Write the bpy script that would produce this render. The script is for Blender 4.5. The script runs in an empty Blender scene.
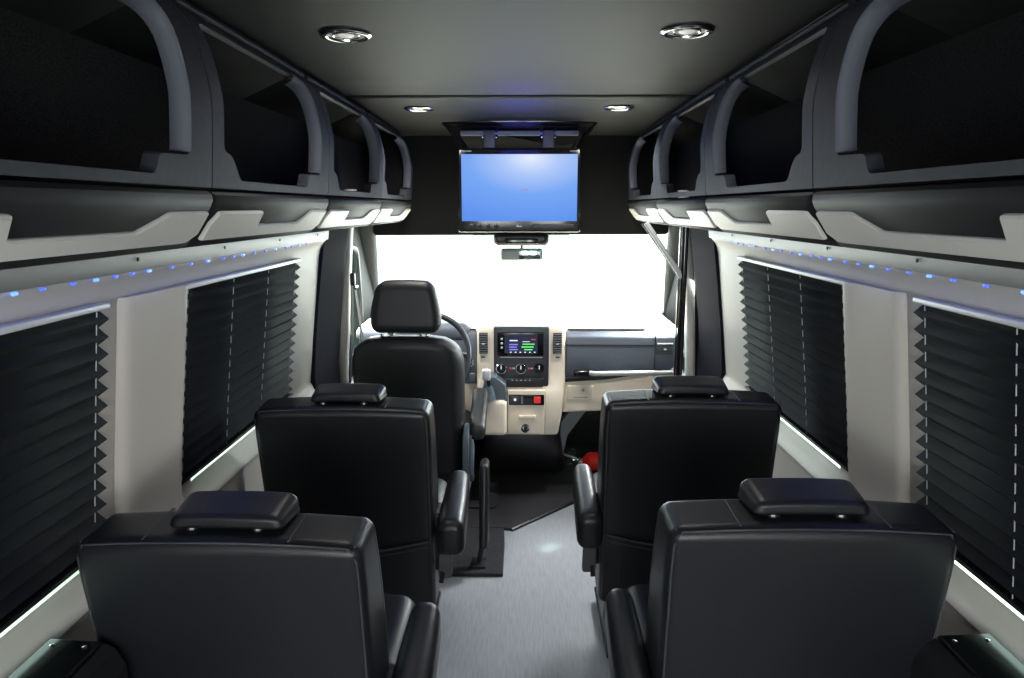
import bpy, bmesh, math, random
from mathutils import Vector, Matrix
random.seed(4)
C = bpy.context.scene.collection
S = bpy.context.scene

# ------------------------------------------------------------------ camera
F = 683.0
pit = math.atan2(132, F); yaw = math.atan2(12*math.cos(pit), F)
cd = bpy.data.cameras.new('camera'); cam = bpy.data.objects.new('camera', cd); C.objects.link(cam)
cd.sensor_width = 36; cd.lens = F/1024*36; cd.clip_start = 0.02
cam.location = (0, 0, 1.52)
cam.rotation_euler = (math.pi/2-pit, 0, yaw)
S.camera = cam
S.view_settings.view_transform = 'Standard'; S.view_settings.look = 'None'
S.view_settings.exposure = 0.0; S.view_settings.gamma = 1; S.view_settings.use_curve_mapping = False

# ------------------------------------------------------------------ daylight
w = bpy.data.worlds.new('sky'); S.world = w; w.use_nodes = True
bg = w.node_tree.nodes['Background']; bg.inputs[0].default_value = (0.93, 0.98, 1.0, 1); bg.inputs[1].default_value = 5.0
sd = bpy.data.lights.new('sun', 'SUN'); sun = bpy.data.objects.new('sun', sd); C.objects.link(sun)
sd.energy = 14; sd.angle = math.radians(3); sd.color = (1, .97, .92)
sun.rotation_euler = Vector((-0.63, -0.55, -1.0)).to_track_quat('-Z', 'Y').to_euler()
def area(name, loc, rot, sx, sy, e, col=(1, 1, 1)):
    l = bpy.data.lights.new(name, 'AREA'); l.shape = 'RECTANGLE'; l.size = sx; l.size_y = sy; l.energy = e; l.color = col
    o = bpy.data.objects.new(name, l); C.objects.link(o); o.location = loc; o.rotation_euler = rot; return o
# daylight entering by the two rear door windows behind the camera
for sx in (-.42, .42):
    area('rear_window_daylight', (sx, -1.03, 1.27), (math.pi/2+math.radians(4), 0, 0), .62, .70, 13, (.96, .98, 1))
# daylight entering by the windscreen
area('windscreen_daylight', (-.02, 4.12, 1.22), (-math.radians(68), 0, 0), 1.5, .42, 18, (.93, .98, 1))

# daylight entering by the cab door windows
for sx, e in ((.845, 20), (-.855, 8)):
    o = area('door_window_daylight', (sx, 3.53, 1.08), (0, 0, 0), .26, .5, e, (.95, .98, 1)); o.data.spread = math.radians(110)
    o.rotation_euler = (Vector((.12 if sx > 0 else -.2, 2.95, 0))-o.location).to_track_quat('-Z', 'Y').to_euler()

# ------------------------------------------------------------------ materials
def mat(name, col, rough=.5, metal=0, spec=.5, bump=None, var=None, emit=None, sheen=0, coat=0):
    m = bpy.data.materials.new(name); m.use_nodes = True; nt = m.node_tree; b = nt.nodes['Principled BSDF']
    b.inputs['Base Color'].default_value = (*col, 1); b.inputs['Roughness'].default_value = rough
    b.inputs['Metallic'].default_value = metal; b.inputs['Specular IOR Level'].default_value = spec
    b.inputs['Sheen Weight'].default_value = sheen; b.inputs['Coat Weight'].default_value = coat
    if emit: b.inputs['Emission Color'].default_value = (*emit[0], 1); b.inputs['Emission Strength'].default_value = emit[1]
    if bump or var:
        tc = nt.nodes.new('ShaderNodeTexCoord')
    if bump:
        sc, st, di = bump; n = nt.nodes.new('ShaderNodeTexNoise'); n.inputs['Scale'].default_value = sc; n.inputs['Detail'].default_value = 3
        mp = nt.nodes.new('ShaderNodeMapping'); nt.links.new(tc.outputs['Object'], mp.inputs[0]); nt.links.new(mp.outputs[0], n.inputs['Vector'])
        bp = nt.nodes.new('ShaderNodeBump'); bp.inputs['Strength'].default_value = st; bp.inputs['Distance'].default_value = di
        nt.links.new(n.outputs['Fac'], bp.inputs['Height']); nt.links.new(bp.outputs[0], b.inputs['Normal'])
    if var:
        sc, col2, stretch = var; n = nt.nodes.new('ShaderNodeTexNoise'); n.inputs['Scale'].default_value = sc; n.inputs['Detail'].default_value = 4
        mp = nt.nodes.new('ShaderNodeMapping'); mp.inputs['Scale'].default_value = stretch
        nt.links.new(tc.outputs['Object'], mp.inputs[0]); nt.links.new(mp.outputs[0], n.inputs['Vector'])
        r = nt.nodes.new('ShaderNodeValToRGB'); r.color_ramp.elements[0].position = .35; r.color_ramp.elements[1].position = .65
        r.color_ramp.elements[0].color = (*col, 1); r.color_ramp.elements[1].color = (*col2, 1)
        nt.links.new(n.outputs['Fac'], r.inputs[0]); nt.links.new(r.outputs[0], b.inputs['Base Color'])
    return m
def glassmat(name, tint, refl=.08):
    m = bpy.data.materials.new(name); m.use_nodes = True; nt = m.node_tree; nt.nodes.remove(nt.nodes['Principled BSDF'])
    t = nt.nodes.new('ShaderNodeBsdfTransparent'); t.inputs[0].default_value = (*tint, 1)
    g = nt.nodes.new('ShaderNodeBsdfGlossy'); g.inputs['Roughness'].default_value = .02
    mx = nt.nodes.new('ShaderNodeMixShader'); mx.inputs[0].default_value = refl
    nt.links.new(t.outputs[0], mx.inputs[1]); nt.links.new(g.outputs[0], mx.inputs[2])
    nt.links.new(mx.outputs[0], nt.nodes['Material Output'].inputs[0]); return m
M = dict(
 leather=mat('black_leather', (.0105, .0108, .0140), .37, spec=.45, bump=(420, .25, .0012)),
 seam=mat('stitching', (.05, .05, .055), .5),
 drvleather=mat('driver_vinyl', (.010, .012, .013), .5, bump=(500, .3, .001)),
 plastic=mat('black_plastic', (.012, .012, .013), .4),
 glossblack=mat('gloss_black', (.006, .006, .007), .12),
 cream=mat('cream_trim', (.60, .56, .51), .5, bump=(300, .08, .0006)),
 pillarcream=mat('pillar_cream', (.66, .61, .55), .5, bump=(300, .08, .0006)),
 insert=mat('pale_insert', (.70, .68, .65), .42, bump=(500, .2, .0006)),
 blind=mat('pleated_fabric', (.0055, .0075, .0115), .8, spec=.25, bump=(700, .3, .0008)),
 cord=mat('cord', (.45, .47, .5), .6),
 alu=mat('brushed_aluminium', (.26, .26, .265), .5, metal=.5, bump=(200, .05, .0005)),
 chrome=mat('chrome', (.8, .8, .8), .12, metal=1),
 silver=mat('silver_plastic', (.62, .64, .64), .38, metal=.4),
 whitemetal=mat('white_rail', (.62, .62, .60), .35),
 binfab=mat('charcoal_microsuede', (.027, .029, .040), .62, spec=.3, bump=(900, .35, .0008), var=(60, (.034, .036, .048), (1, 1, 1))),
 binlow=mat('graphite_vinyl', (.012, .0125, .015), .62, spec=.3, bump=(700, .3, .0008)),
 litfab=mat('lit_microsuede', (.105, .112, .140), .6, spec=.3, bump=(900, .3, .0008)),  # bin fabric paled for light on the opening's front edge
 liner=mat('black_carpet_liner', (.010, .010, .011), .95, spec=.1, bump=(500, .8, .003), var=(330, (.032, .032, .034), (1, 1, 1))),
 headliner=mat('black_headliner', (.0085, .009, .010), .6, spec=.4, bump=(600, .2, .001), var=(90, (.011, .0115, .0125), (.15, 3, 3))),
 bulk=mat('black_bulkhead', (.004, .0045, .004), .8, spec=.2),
 floor=mat('grey_vinyl_floor', (.285, .31, .335), .42, bump=(160, .12, .001), var=(35, (.345, .37, .40), (4, .35, 1))),
 mat_=mat('black_carpet_mat', (.026, .026, .030), .9, spec=.2, bump=(420, .9, .004), var=(260, (.055, .056, .062), (1, 1, 1))),
 dark=mat('dark_pillar_trim', (.009, .009, .016), .9, spec=.12, bump=(600, .3, .001)),
 apillar=mat('grey_windscreen_pillar', (.018, .022, .025), .7, spec=.25),
 greytrim=mat('grey_door_trim', (.16, .18, .19), .5),
 beltpillar=mat('beige_pillar', (.50, .48, .44), .5),
 belt=mat('seat_belt_webbing', (.02, .022, .024), .7),
 dashcream=mat('cream_dashboard_plastic', (.85, .76, .62), .42, bump=(400, .1, .0008)),
 dashgrey=mat('blue_grey_dashboard', (.13, .155, .19), .5, bump=(500, .2, .001)),
 dashdark=mat('dark_console', (.030, .035, .045), .35),
 red=mat('red_paint', (.9, .035, .02), .25, coat=.4),
 redlight=mat('red_button', (.5, .02, .02), .3, emit=((1, .05, .03), .3)),
 steel=mat('steel', (.35, .36, .37), .3, metal=.9),
 greyplate=mat('grey_lever_plastic', (.075, .075, .078), .45),
 lens=mat('lamp_lens', (.55, .55, .52), .15, spec=.8, emit=((1, .97, .9), .12)),
 bulb=mat('lamp_bulb', (.7, .7, .66), .3, emit=((1, .97, .9), .35)),
 led=mat('blue_led', (.05, .1, .8), .3, emit=((.08, .2, 1), 3)),
 leddim=mat('dim_blue_led', (.05, .1, .6), .3, emit=((.08, .2, 1), .8)),
 ledblue=mat('blue_light_bar', (.02, .04, .4), .3, emit=((.04, .07, .9), .5)),
 label=mat('pale_print', (.5, .5, .52), .5),
 purple=mat('screen_purple', (.1, .1, .4), .4, emit=((.22, .22, .75), .8)),
 green=mat('screen_green', (.1, .5, .1), .4, emit=((.1, .65, .15), .8)),
 iconwhite=mat('screen_white', (.6, .6, .6), .4, emit=((.8, .85, 1), .6)),
 screendark=mat('screen_dark', (.01, .012, .02), .15, emit=((.03, .04, .10), .5)),
 bluesteel=mat('blue_grey_console', (.09, .12, .145), .35),
 ground=mat('pale_concrete', (.55, .55, .53), .9, var=(3, (.6, .6, .58), (1, 1, 1))),
 glass=glassmat('clear_glass', (.95, .99, .97), .05),
 tint=glassmat('green_tinted_glass', (.80, .93, .87), .06),
 film=glassmat('windscreen_tint_band', (.50, .62, .52), .05),
 mirrorglass=mat('mirror_glass', (.45, .52, .54), .08, metal=1),
)
# television picture: blue gradient with a bright patch near its top, as the screen itself shows
def screen_mat():
    m = bpy.data.materials.new('television_picture'); m.use_nodes = True; nt = m.node_tree; b = nt.nodes['Principled BSDF']
    b.inputs['Base Color'].default_value = (.01, .01, .015, 1); b.inputs['Roughness'].default_value = .4; b.inputs['Specular IOR Level'].default_value = .15
    tc = nt.nodes.new('ShaderNodeTexCoord'); mp = nt.nodes.new('ShaderNodeMapping')
    mp.inputs['Location'].default_value = (-.60, 0, -.95); mp.inputs['Scale'].default_value = (1.0, 0, 1.0)
    gr = nt.nodes.new('ShaderNodeTexGradient'); gr.gradient_type = 'SPHERICAL'
    nt.links.new(tc.outputs['Generated'], mp.inputs[0]); nt.links.new(mp.outputs[0], gr.inputs[0])
    r = nt.nodes.new('ShaderNodeValToRGB'); e = r.color_ramp.elements
    e[0].position = 0; e[0].color = (.085, .27, .86, 1); e[1].position = 1; e[1].color = (.80, .87, 1, 1)
    k = e.new(.45); k.color = (.16, .37, .90, 1); k = e.new(.75); k.color = (.42, .58, .95, 1)
    nt.links.new(gr.outputs['Fac'], r.inputs[0]); nt.links.new(r.outputs[0], b.inputs['Emission Color'])
    b.inputs['Emission Strength'].default_value = .95
    return m
M['tv'] = screen_mat()

# ------------------------------------------------------------------ helpers
def link(name, bm, m, parent=None, smooth=40, bevel=None):
    bmesh.ops.remove_doubles(bm, verts=bm.verts, dist=1e-6)
    bmesh.ops.recalc_face_normals(bm, faces=bm.faces)
    me = bpy.data.meshes.new(name); bm.to_mesh(me); bm.free()
    me.materials.append(m if not isinstance(m, str) else M[m])
    me.polygons.foreach_set('use_smooth', [True]*len(me.polygons)); me.set_sharp_from_angle(angle=math.radians(smooth))
    o = bpy.data.objects.new(name, me); C.objects.link(o)
    if parent: o.parent = parent
    if bevel:
        b = o.modifiers.new('bevel', 'BEVEL'); b.width = bevel; b.segments = 3; b.limit_method = 'ANGLE'; b.angle_limit = math.radians(35); b.harden_normals = False
    return o
def tag(o, label, cat, group=None, kind=None):
    o['label'] = label; o['category'] = cat
    if group: o['group'] = group
    if kind: o['kind'] = kind
    return o
def struct(o):
    o['kind'] = 'structure'; return o
def empty(name, loc=(0, 0, 0), rz=0):
    o = bpy.data.objects.new(name, None); C.objects.link(o); o.location = loc; o.rotation_euler = (0, 0, rz); o.empty_display_size = .05; return o
def copy_tree(o, parent=None):
    c = o.copy(); C.objects.link(c)
    if parent: c.parent = parent
    for ch in list(o.children): copy_tree(ch, c)
    return c
def box(bm, x0, x1, y0, y1, z0, z1):
    v = [bm.verts.new(p) for p in ((x0,y0,z0),(x1,y0,z0),(x1,y1,z0),(x0,y1,z0),(x0,y0,z1),(x1,y0,z1),(x1,y1,z1),(x0,y1,z1))]
    for f in ((0,1,2,3),(4,5,6,7),(0,1,5,4),(1,2,6,5),(2,3,7,6),(3,0,4,7)): bm.faces.new([v[i] for i in f])
    return v
def bx(*a):
    bm = bmesh.new(); box(bm, *a); return bm
def rbox(size, r, seg=3, mid=4):
    """rounded box centred on the origin, dense enough to be bent"""
    bm = bmesh.new(); h = [s/2 for s in size]
    def coords(a):
        rr = min(r, a*.999); out = []
        for i in range(seg): out.append(-a + rr*(1-math.tan(math.pi/4*(1-i/seg))))
        n = mid
        for i in range(n+1): out.append(-(a-rr)+2*(a-rr)*i/n)
        for i in range(1, seg+1): out.append(a - rr*(1-math.tan(math.pi/4*i/seg)))
        return out
    cs = [coords(a) for a in h]
    def fix(p):
        q = Vector([max(-(h[k]-min(r, h[k]*.999)), min(h[k]-min(r, h[k]*.999), p[k])) for k in range(3)])
        d = Vector(p)-q
        return q + d.normalized()*min(r, min(h)*.999) if d.length > 1e-9 else Vector(p)
    for ax in range(3):
        a, b = [k for k in range(3) if k != ax]
        for sg in (-1, 1):
            g = {}
            for i, u in enumerate(cs[a]):
                for j, v in enumerate(cs[b]):
                    p = [0, 0, 0]; p[ax] = sg*h[ax]; p[a] = u; p[b] = v; g[i, j] = bm.verts.new(fix(p))
            for i in range(len(cs[a])-1):
                for j in range(len(cs[b])-1): bm.faces.new((g[i,j], g[i+1,j], g[i+1,j+1], g[i,j+1]))
    bmesh.ops.remove_doubles(bm, verts=bm.verts, dist=1e-5)
    return bm
def push(bm, fn):
    for v in bm.verts: v.co = Vector(fn(v.co.copy()))
    return bm
def at(bm, loc, rot=None):
    m = Matrix.Translation(loc)
    if rot: m = m @ Matrix.Rotation(rot[0], 4, rot[1])
    bmesh.ops.transform(bm, matrix=m, verts=bm.verts); return bm
def join(a, b):
    me = bpy.data.meshes.new('tmp'); b.to_mesh(me); b.free(); a.from_mesh(me); bpy.data.meshes.remove(me); return a
def tube(pts, r, n=10, bm=None, closed=False, cap=True):
    bm = bm or bmesh.new(); pts = [Vector(p) for p in pts]; rings = []; N = len(pts)
    rs = r if isinstance(r, (list, tuple)) else [r]*N
    up = None
    for i, p in enumerate(pts):
        if closed: d = (pts[(i+1) % N]-pts[i-1]).normalized()
        else: d = (pts[min(i+1, N-1)]-pts[max(i-1, 0)]).normalized()
        if up is None: up = d.orthogonal().normalized()
        up = (up - d*up.dot(d)).normalized(); si = d.cross(up)
        rings.append([bm.verts.new(p+(up*math.cos(2*math.pi*k/n)+si*math.sin(2*math.pi*k/n))*rs[i]) for k in range(n)])
    for i in range(N if closed else N-1):
        a, b = rings[i], rings[(i+1) % N]
        for k in range(n): bm.faces.new((a[k], a[(k+1) % n], b[(k+1) % n], b[k]))
    if cap and not closed: bm.faces.new(rings[0]); bm.faces.new(rings[-1])
    return bm
def lathe(prof, n=28, axis='Z', bm=None):
    bm = bm or bmesh.new(); rings = []
    for r, z in prof:
        ring = []
        for k in range(n):
            a = 2*math.pi*k/n; x, y = r*math.cos(a), r*math.sin(a)
            ring.append(bm.verts.new((x, y, z) if axis == 'Z' else (z, x, y) if axis == 'X' else (x, z, y)))
        rings.append(ring)
    for a, b in zip(rings, rings[1:]):
        for k in range(n): bm.faces.new((a[k], a[(k+1) % n], b[(k+1) % n], b[k]))
    if prof[0][0] > 1e-5: bm.faces.new(rings[0])
    if prof[-1][0] > 1e-5: bm.faces.new(rings[-1])
    return bm
def prism(poly, a0, a1, plane='XZ', bm=None):
    """polygon extruded along the remaining axis"""
    bm = bm or bmesh.new()
    def P(u, v, t): return (u, t, v) if plane == 'XZ' else (t, u, v) if plane == 'YZ' else (u, v, t)
    A = [bm.verts.new(P(u, v, a0)) for u, v in poly]; B = [bm.verts.new(P(u, v, a1)) for u, v in poly]
    bm.faces.new(A); bm.faces.new(B); n = len(poly)
    for i in range(n): bm.faces.new((A[i], A[(i+1) % n], B[(i+1) % n], B[i]))
    return bm
def roundpoly(pts, r, n=5):
    out = []; N = len(pts)
    for i in range(N):
        p0, p, p1 = Vector(pts[i-1]), Vector(pts[i]), Vector(pts[(i+1) % N])
        rr = r[i] if isinstance(r, (list, tuple)) else r
        d0, d1 = p0-p, p1-p; k = min(rr, d0.length*.45, d1.length*.45)
        a, b = p+d0.normalized()*k, p+d1.normalized()*k
        for j in range(n+1):
            t = j/n; out.append(tuple(a*(1-t)**2+p*2*t*(1-t)+b*t*t))
    return out
CX = -.018
def lerp(a, b, t): return a+(b-a)*t

# ------------------------------------------------------------------ setting: shell
Y0, Y1 = -1.05, 3.80
struct(link('floor', bx(-.95, .92, Y0, 4.6, -.06, 0), 'floor'))
g = struct(link('ground', bx(-14, 14, -14, 22, -.75, -.70), 'ground'))
# ceiling: flat rear panel and front panel that droops to the cab bulkhead, a seam between them
def ceil_panel(name, ya, yb, za, zb, curve=0):
    bm = bmesh.new(); n = 12; rows = []
    xs = [-.92, -.80, -.72, -.66, -.60, -.5, -.3, 0, .3, .5, .57, .63, .69, .77, .90]
    for i in range(n+1):
        t = i/n; y = lerp(ya, yb, t); z = za+(zb-za)*t**2
        rows.append([bm.verts.new((x, y, z - .9*max(0, min(abs(x-CX), .80)-.60)**2)) for x in xs])
    for a, b in zip(rows, rows[1:]):
        for k in range(len(xs)-1): bm.faces.new((a[k], a[k+1], b[k+1], b[k]))
    o = link(name, bm, 'headliner'); s = o.modifiers.new('s', 'SOLIDIFY'); s.thickness = .02; s.offset = 1
    return struct(o)
ceil_panel('ceiling', Y0, 2.668, 1.93, 1.93)
ceil_panel('ceiling', 2.674, 3.80, 1.928, 1.893)
struct(link('trim_1', bx(-.75, .72, 2.664, 2.678, 1.934, 1.945), 'plastic'))

WP = [(1.97, .90), (1.90, .90), (1.80, .90), (1.50, .89), (1.46, .835), (1.435, .822), (1.385, .820), (1.378, .827), (1.366, .836), (1.350, .844), (1.322, .8512),
      (1.15, .873), (.97, .896), (.800, .915), (.777, .917), (.768, .912), (.748, .903), (.730, .893), (.722, .884), (.715, .882), (.708, .887), (.69, .890), (.60, .893), (.30, .893), (-.01, .88)]
def wx(z):
    for (za, xa), (zb, xb) in zip(WP, WP[1:]):
        if zb <= z <= za: return lerp(xb, xa, (z-zb)/(za-zb))
def wall(name, s, holes, y1, m='cream'):
    bm = bmesh.new(); ys = sorted({Y0, y1, 0.0, *[h for q in holes for h in q]})
    H0, H1 = 1.322, .777
    g = {}
    for i, y in enumerate(ys):
        for j, (z, x) in enumerate(WP): g[i, j] = bm.verts.new((s*x, y, z))
    for i in range(len(ys)-1):
        for j in range(len(WP)-1):
            ym = (ys[i]+ys[i+1])/2; zm = (WP[j][0]+WP[j+1][0])/2
            if any(a < ym < b for a, b in holes) and H1 < zm < H0: continue
            bm.faces.new((g[i, j], g[i+1, j], g[i+1, j+1], g[i, j+1]))
    for a, b in holes:   # reveals round each window opening, out to the glass
        o = .055
        c = [(wx(H0), a, H0), (wx(H0), b, H0), (wx(H1), b, H1), (wx(H1), a, H1)]
        mids = []
        for (x, y, z) in c:
            mids.append((bm.verts.new((s*x, y, z)), bm.verts.new((s*(x+o), y, z if z > 1 else z-.012))))
        for k in range(4):
            (p, q), (p2, q2) = mids[k], mids[(k+1) % 4]; bm.faces.new((p, p2, q2, q))
    o = link(name, bm, m, smooth=50)
    return struct(o)
LH = [(.49, 1.29), (1.76, 2.48)]; RH = [(.60, 1.40), (1.885, 2.62)]
wall('wall_left', -1, LH, 2.84); wall('wall_right', 1, RH, 3.03)
n = 0
for s, hs in ((-1, LH), (1, RH)):
    for a, b in hs:
        n += 1; bm = bmesh.new(); o = .052
        q = [bm.verts.new((s*(wx(z)+o), y, z)) for y, z in ((a, 1.322), (b, 1.322), (b, .767), (a, .767))]
        bm.faces.new(q); gl = link('window_%d' % n, bm, 'tint'); gl.modifiers.new('s', 'SOLIDIFY').thickness = .004; struct(gl)
# rounded raised pillar shells between the side windows
def pillar(name, s, ya, yb):
    bm = bmesh.new(); rows = []
    for z, x in [(1.333, .846), (1.24, .858), (1.15, .869), (.97, .892), (.86, .904), (.80, .911), (.775, .905)]:
        row = []
        for dy, dx in ((0, .012), (.006, -.002), (.016, -.012), (.035, -.016), (.06, -.017)): row.append((x+dx, ya+dy))
        for dy, dx in ((.06, -.020), (.035, -.026), (.016, -.030), (.005, -.030), (0, -.024), (0, .012)): row.append((x+dx, yb-dy))
        rows.append([bm.verts.new((s*px, py, z)) for px, py in row])
    for a, b in zip(rows, rows[1:]):
        for k in range(len(a)-1): bm.faces.new((a[k], a[k+1], b[k+1], b[k]))
    bm.faces.new(rows[0]); bm.faces.new(rows[-1])
    return struct(link(name, bm, 'pillarcream', smooth=60))
pillar('trim_2', -1, 1.400, 1.645); pillar('trim_3', 1, 1.518, 1.765)
# dark pillars behind the cab
def cabpillar(name, s, ya, yb):
    bm = bmesh.new(); rows = []
    for z, x in [(1.93, .88), (1.80, .87), (1.46, .84), (1.43, .826), (1.33, .842), (1.15, .868), (.97, .890), (.80, .905), (.60, .900), (.0, .88)]:
        rows.append([bm.verts.new((s*(x+dx), y, z)) for y, dx in ((ya, .02), (ya+.01, -.006), (yb-.05, -.03), (yb-.015, -.03), (yb, -.015), (yb, .1))])
    for a, b in zip(rows, rows[1:]):
        for k in range(len(a)-1): bm.faces.new((a[k], a[k+1], b[k+1], b[k]))
    return struct(link(name, bm, 'dark', smooth=50))
cabpillar('trim_4', -1, 2.835, 3.16); cabpillar('trim_5', 1, 3.02, 3.35)

# rear doors with their two windows
bm = bmesh.new()
def rect_with_holes(bm, xs, zs, holes, y, t):
    for i in range(len(xs)-1):
        for j in range(len(zs)-1):
            if (i, j) in holes: continue
            box(bm, xs[i], xs[i+1], y, y+t, zs[j], zs[j+1])
rect_with_holes(bm, [-.95, -.74, -.10, .10, .74, .93], [0, .90, 1.64, 1.96], {(1, 1), (3, 1)}, -1.10, .05)
struct(link('wall_rear', bm, 'cream'))
for k, (a, b) in enumerate(((-.74, -.10), (.10, .74))):
    struct(link('window_%d' % (5+k), bx(a, b, -1.08, -1.075, .90, 1.64), 'glass'))

# ------------------------------------------------------------------ cab shell: bulkhead, doors, windscreen
bm = prism(roundpoly([(-.83, 1.365), (.79, 1.372), (.80, 1.60), (.66, 1.905), (-.70, 1.905), (-.84, 1.60)], [.02, .02, .1, .05, .05, .1]), 3.79, 3.86)
struct(link('wall_front', bm, 'bulk', bevel=.01))
bm = bmesh.new()
q = [bm.verts.new(p) for p in ((-.82, 3.84, 1.385), (.78, 3.84, 1.385), (.88, 4.32, .86), (-.93, 4.32, .86))]
bm.faces.new(q); o = link('window_7', bm, 'glass'); o.modifiers.new('s', 'SOLIDIFY').thickness = .005; struct(o)
bm = bmesh.new()
q = [bm.verts.new(p) for p in ((-.29, 3.835, 1.378), (.26, 3.835, 1.378), (.215, 3.895, 1.315), (-.245, 3.895, 1.315))]
bm.faces.new(q); o = link('tinted_visor_strip', bm, 'film'); o.modifiers.new('s', 'SOLIDIFY').thickness = .002
tag(o, 'small translucent green tinted strip across the top centre of the windscreen', 'visor strip')
# outer roof cap over the cab and nose below the windscreen
struct(link('trim_6', bx(-.95, .92, 3.80, 3.88, 1.86, 1.96), 'plastic'))
struct(link('trim_7', prism([(4.25, 0), (4.6, 0), (4.55, .80), (4.34, .875), (4.28, .865)], -.97, .93, 'YZ'), 'greytrim'))
def beam(name, pts, w, d, m):
    """slanting pillar of rounded rectangular section through points"""
    bm = bmesh.new(); rings = []
    for p in pts:
        x, y, z = p
        rr = roundpoly([(x-w/2, y-d/2), (x+w/2, y-d/2), (x+w/2, y+d/2), (x-w/2, y+d/2)], min(w, d)*.4, 3)
        rings.append([bm.verts.new((a, b, z)) for a, b in rr])
    for a, b in zip(rings, rings[1:]):
        for k in range(len(a)): bm.faces.new((a[k], a[(k+1) % len(a)], b[(k+1) % len(a)], b[k]))
    bm.faces.new(rings[0]); bm.faces.new(rings[-1])
    return link(name, bm, m, smooth=50)
struct(beam('trim_8', [(-.875, 3.80, 1.45), (-.905, 3.96, 1.25), (-.94, 4.12, 1.05), (-.975, 4.28, .84), (-.975, 4.28, .3)], .11, .12, 'apillar'))
struct(beam('trim_9', [(.85, 3.80, 1.45), (.875, 3.96, 1.25), (.905, 4.12, 1.05), (.94, 4.28, .84), (.94, 4.28, .3)], .11, .12, 'apillar'))
def cabdoor(name, wname, x, s, ya):
    root = empty(name, (x, ya, 0)); root['kind'] = 'structure'
    yb = 4.22; hole = [(3.42, .74), (3.72, .74), (3.71, 1.0), (3.67, 1.30), (3.42, 1.34)]
    hole = roundpoly(hole, .05, 4)
    outer = [(ya, 0), (yb, 0), (yb, .84), (3.86, 1.40), (3.80, 1.95), (ya, 1.95)]
    # ring between hole and outer boundary, by angle
    bm = bmesh.new(); c = Vector((3.57, 1.02)); N = 96
    def ray(poly, a):
        d = Vector((math.cos(a), math.sin(a))); best = None
        for i in range(len(poly)):
            p, q = Vector(poly[i]), Vector(poly[(i+1) % len(poly)]); e = q-p
            den = d.x*e.y-d.y*e.x
            if abs(den) < 1e-9: continue
            w_ = p-c; t = (w_.x*e.y-w_.y*e.x)/den; u = (w_.x*d.y-w_.y*d.x)/den
            if t > 0 and -1e-6 <= u <= 1+1e-6: best = t if best is None else max(best, t)
        return c+d*best
    A = []; B = []
    for k in range(N):
        a = 2*math.pi*k/N; i_, o_ = ray(hole, a), ray(outer, a)
        A.append([bm.verts.new((dx, i_.x-ya, i_.y)) for dx in (0, s*.05)]); B.append([bm.verts.new((dx, o_.x-ya, o_.y)) for dx in (0, s*.05)])
    for k in range(N):
        l = (k+1) % N
        bm.faces.new((A[k][0], A[l][0], B[l][0], B[k][0])); bm.faces.new((A[k][1], A[l][1], B[l][1], B[k][1])); bm.faces.new((A[k][0], A[l][0], A[l][1], A[k][1]))
    link('door_panel', bm, 'apillar', root)
    bm = bmesh.new(); bm.faces.new([bm.verts.new((s*.03, y-ya, z)) for y, z in hole]); gl = link('door_glass', bm, 'tint', root); gl.modifiers.new('s', 'SOLIDIFY').thickness = .004
    bm = tube([(s*-.01, y-ya, z) for y, z in roundpoly([(3.42, .74), (3.72, .74), (3.71, 1.0), (3.67, 1.30), (3.42, 1.34)], .05, 4)], .016, 8, closed=True)
    link('window_seal', bm, 'plastic', root)
    link('armrest', at(rbox((.07, .40, .07), .03), (s*-.035, .35, .62)), 'dashgrey', root)
    return root
cabdoor('door_1', '', -.91, -1, 3.15); cabdoor('door_2', '', .88, 1, 3.34)
# pale seat-belt pillar covers in front of the dark pillars
struct(beam('trim_10', [(-.80, 3.21, 1.60), (-.828, 3.21, 1.38), (-.85, 3.21, 1.1), (-.878, 3.21, .72), (-.88, 3.21, 0)], .05, .07, 'beltpillar'))
struct(beam('trim_11', [(.775, 3.42, 1.60), (.80, 3.42, 1.38), (.83, 3.42, 1.1), (.852, 3.42, .72), (.86, 3.42, 0)], .045, .07, 'beltpillar'))

# ------------------------------------------------------------------ overhead bins
PR = [(.600, 1.556), (.594, 1.62), (.589, 1.68), (.588, 1.73), (.600, 1.80), (.618, 1.850), (.642, 1.885), (.672, 1.908), (.705, 1.922)]
def crom(P, n=5):
    out = []
    for i in range(len(P)-1):
        p0, p1, p2, p3 = P[max(i-1, 0)], P[i], P[i+1], P[min(i+2, len(P)-1)]
        for k in range(n):
            t = k/n
            out.append(tuple(.5*((2*b)+(c-a)*t+(2*a-5*b+4*c-d)*t*t+(3*b-a-3*c+d)*t**3) for a, b, c, d in zip(p0, p1, p2, p3)))
    return out+[P[-1]]
PR = crom(PR)
SEGL = [0]
for (a, b), (c, d) in zip(PR, PR[1:]): SEGL.append(SEGL[-1]+math.hypot(c-a, d-b))
TT = SEGL[-1]
def prof(t):
    t = max(0, min(TT, t))
    for i in range(len(PR)-1):
        if t <= SEGL[i+1]+1e-9:
            k = (t-SEGL[i])/(SEGL[i+1]-SEGL[i]); k2 = k
            p = (lerp(PR[i][0], PR[i+1][0], k2), lerp(PR[i][1], PR[i+1][1], k2))
            tx, tz = PR[i+1][0]-PR[i][0], PR[i+1][1]-PR[i][1]; L = math.hypot(tx, tz)
            return p, (tz/L, -tx/L)      # point and outboard normal (x, z)
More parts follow.
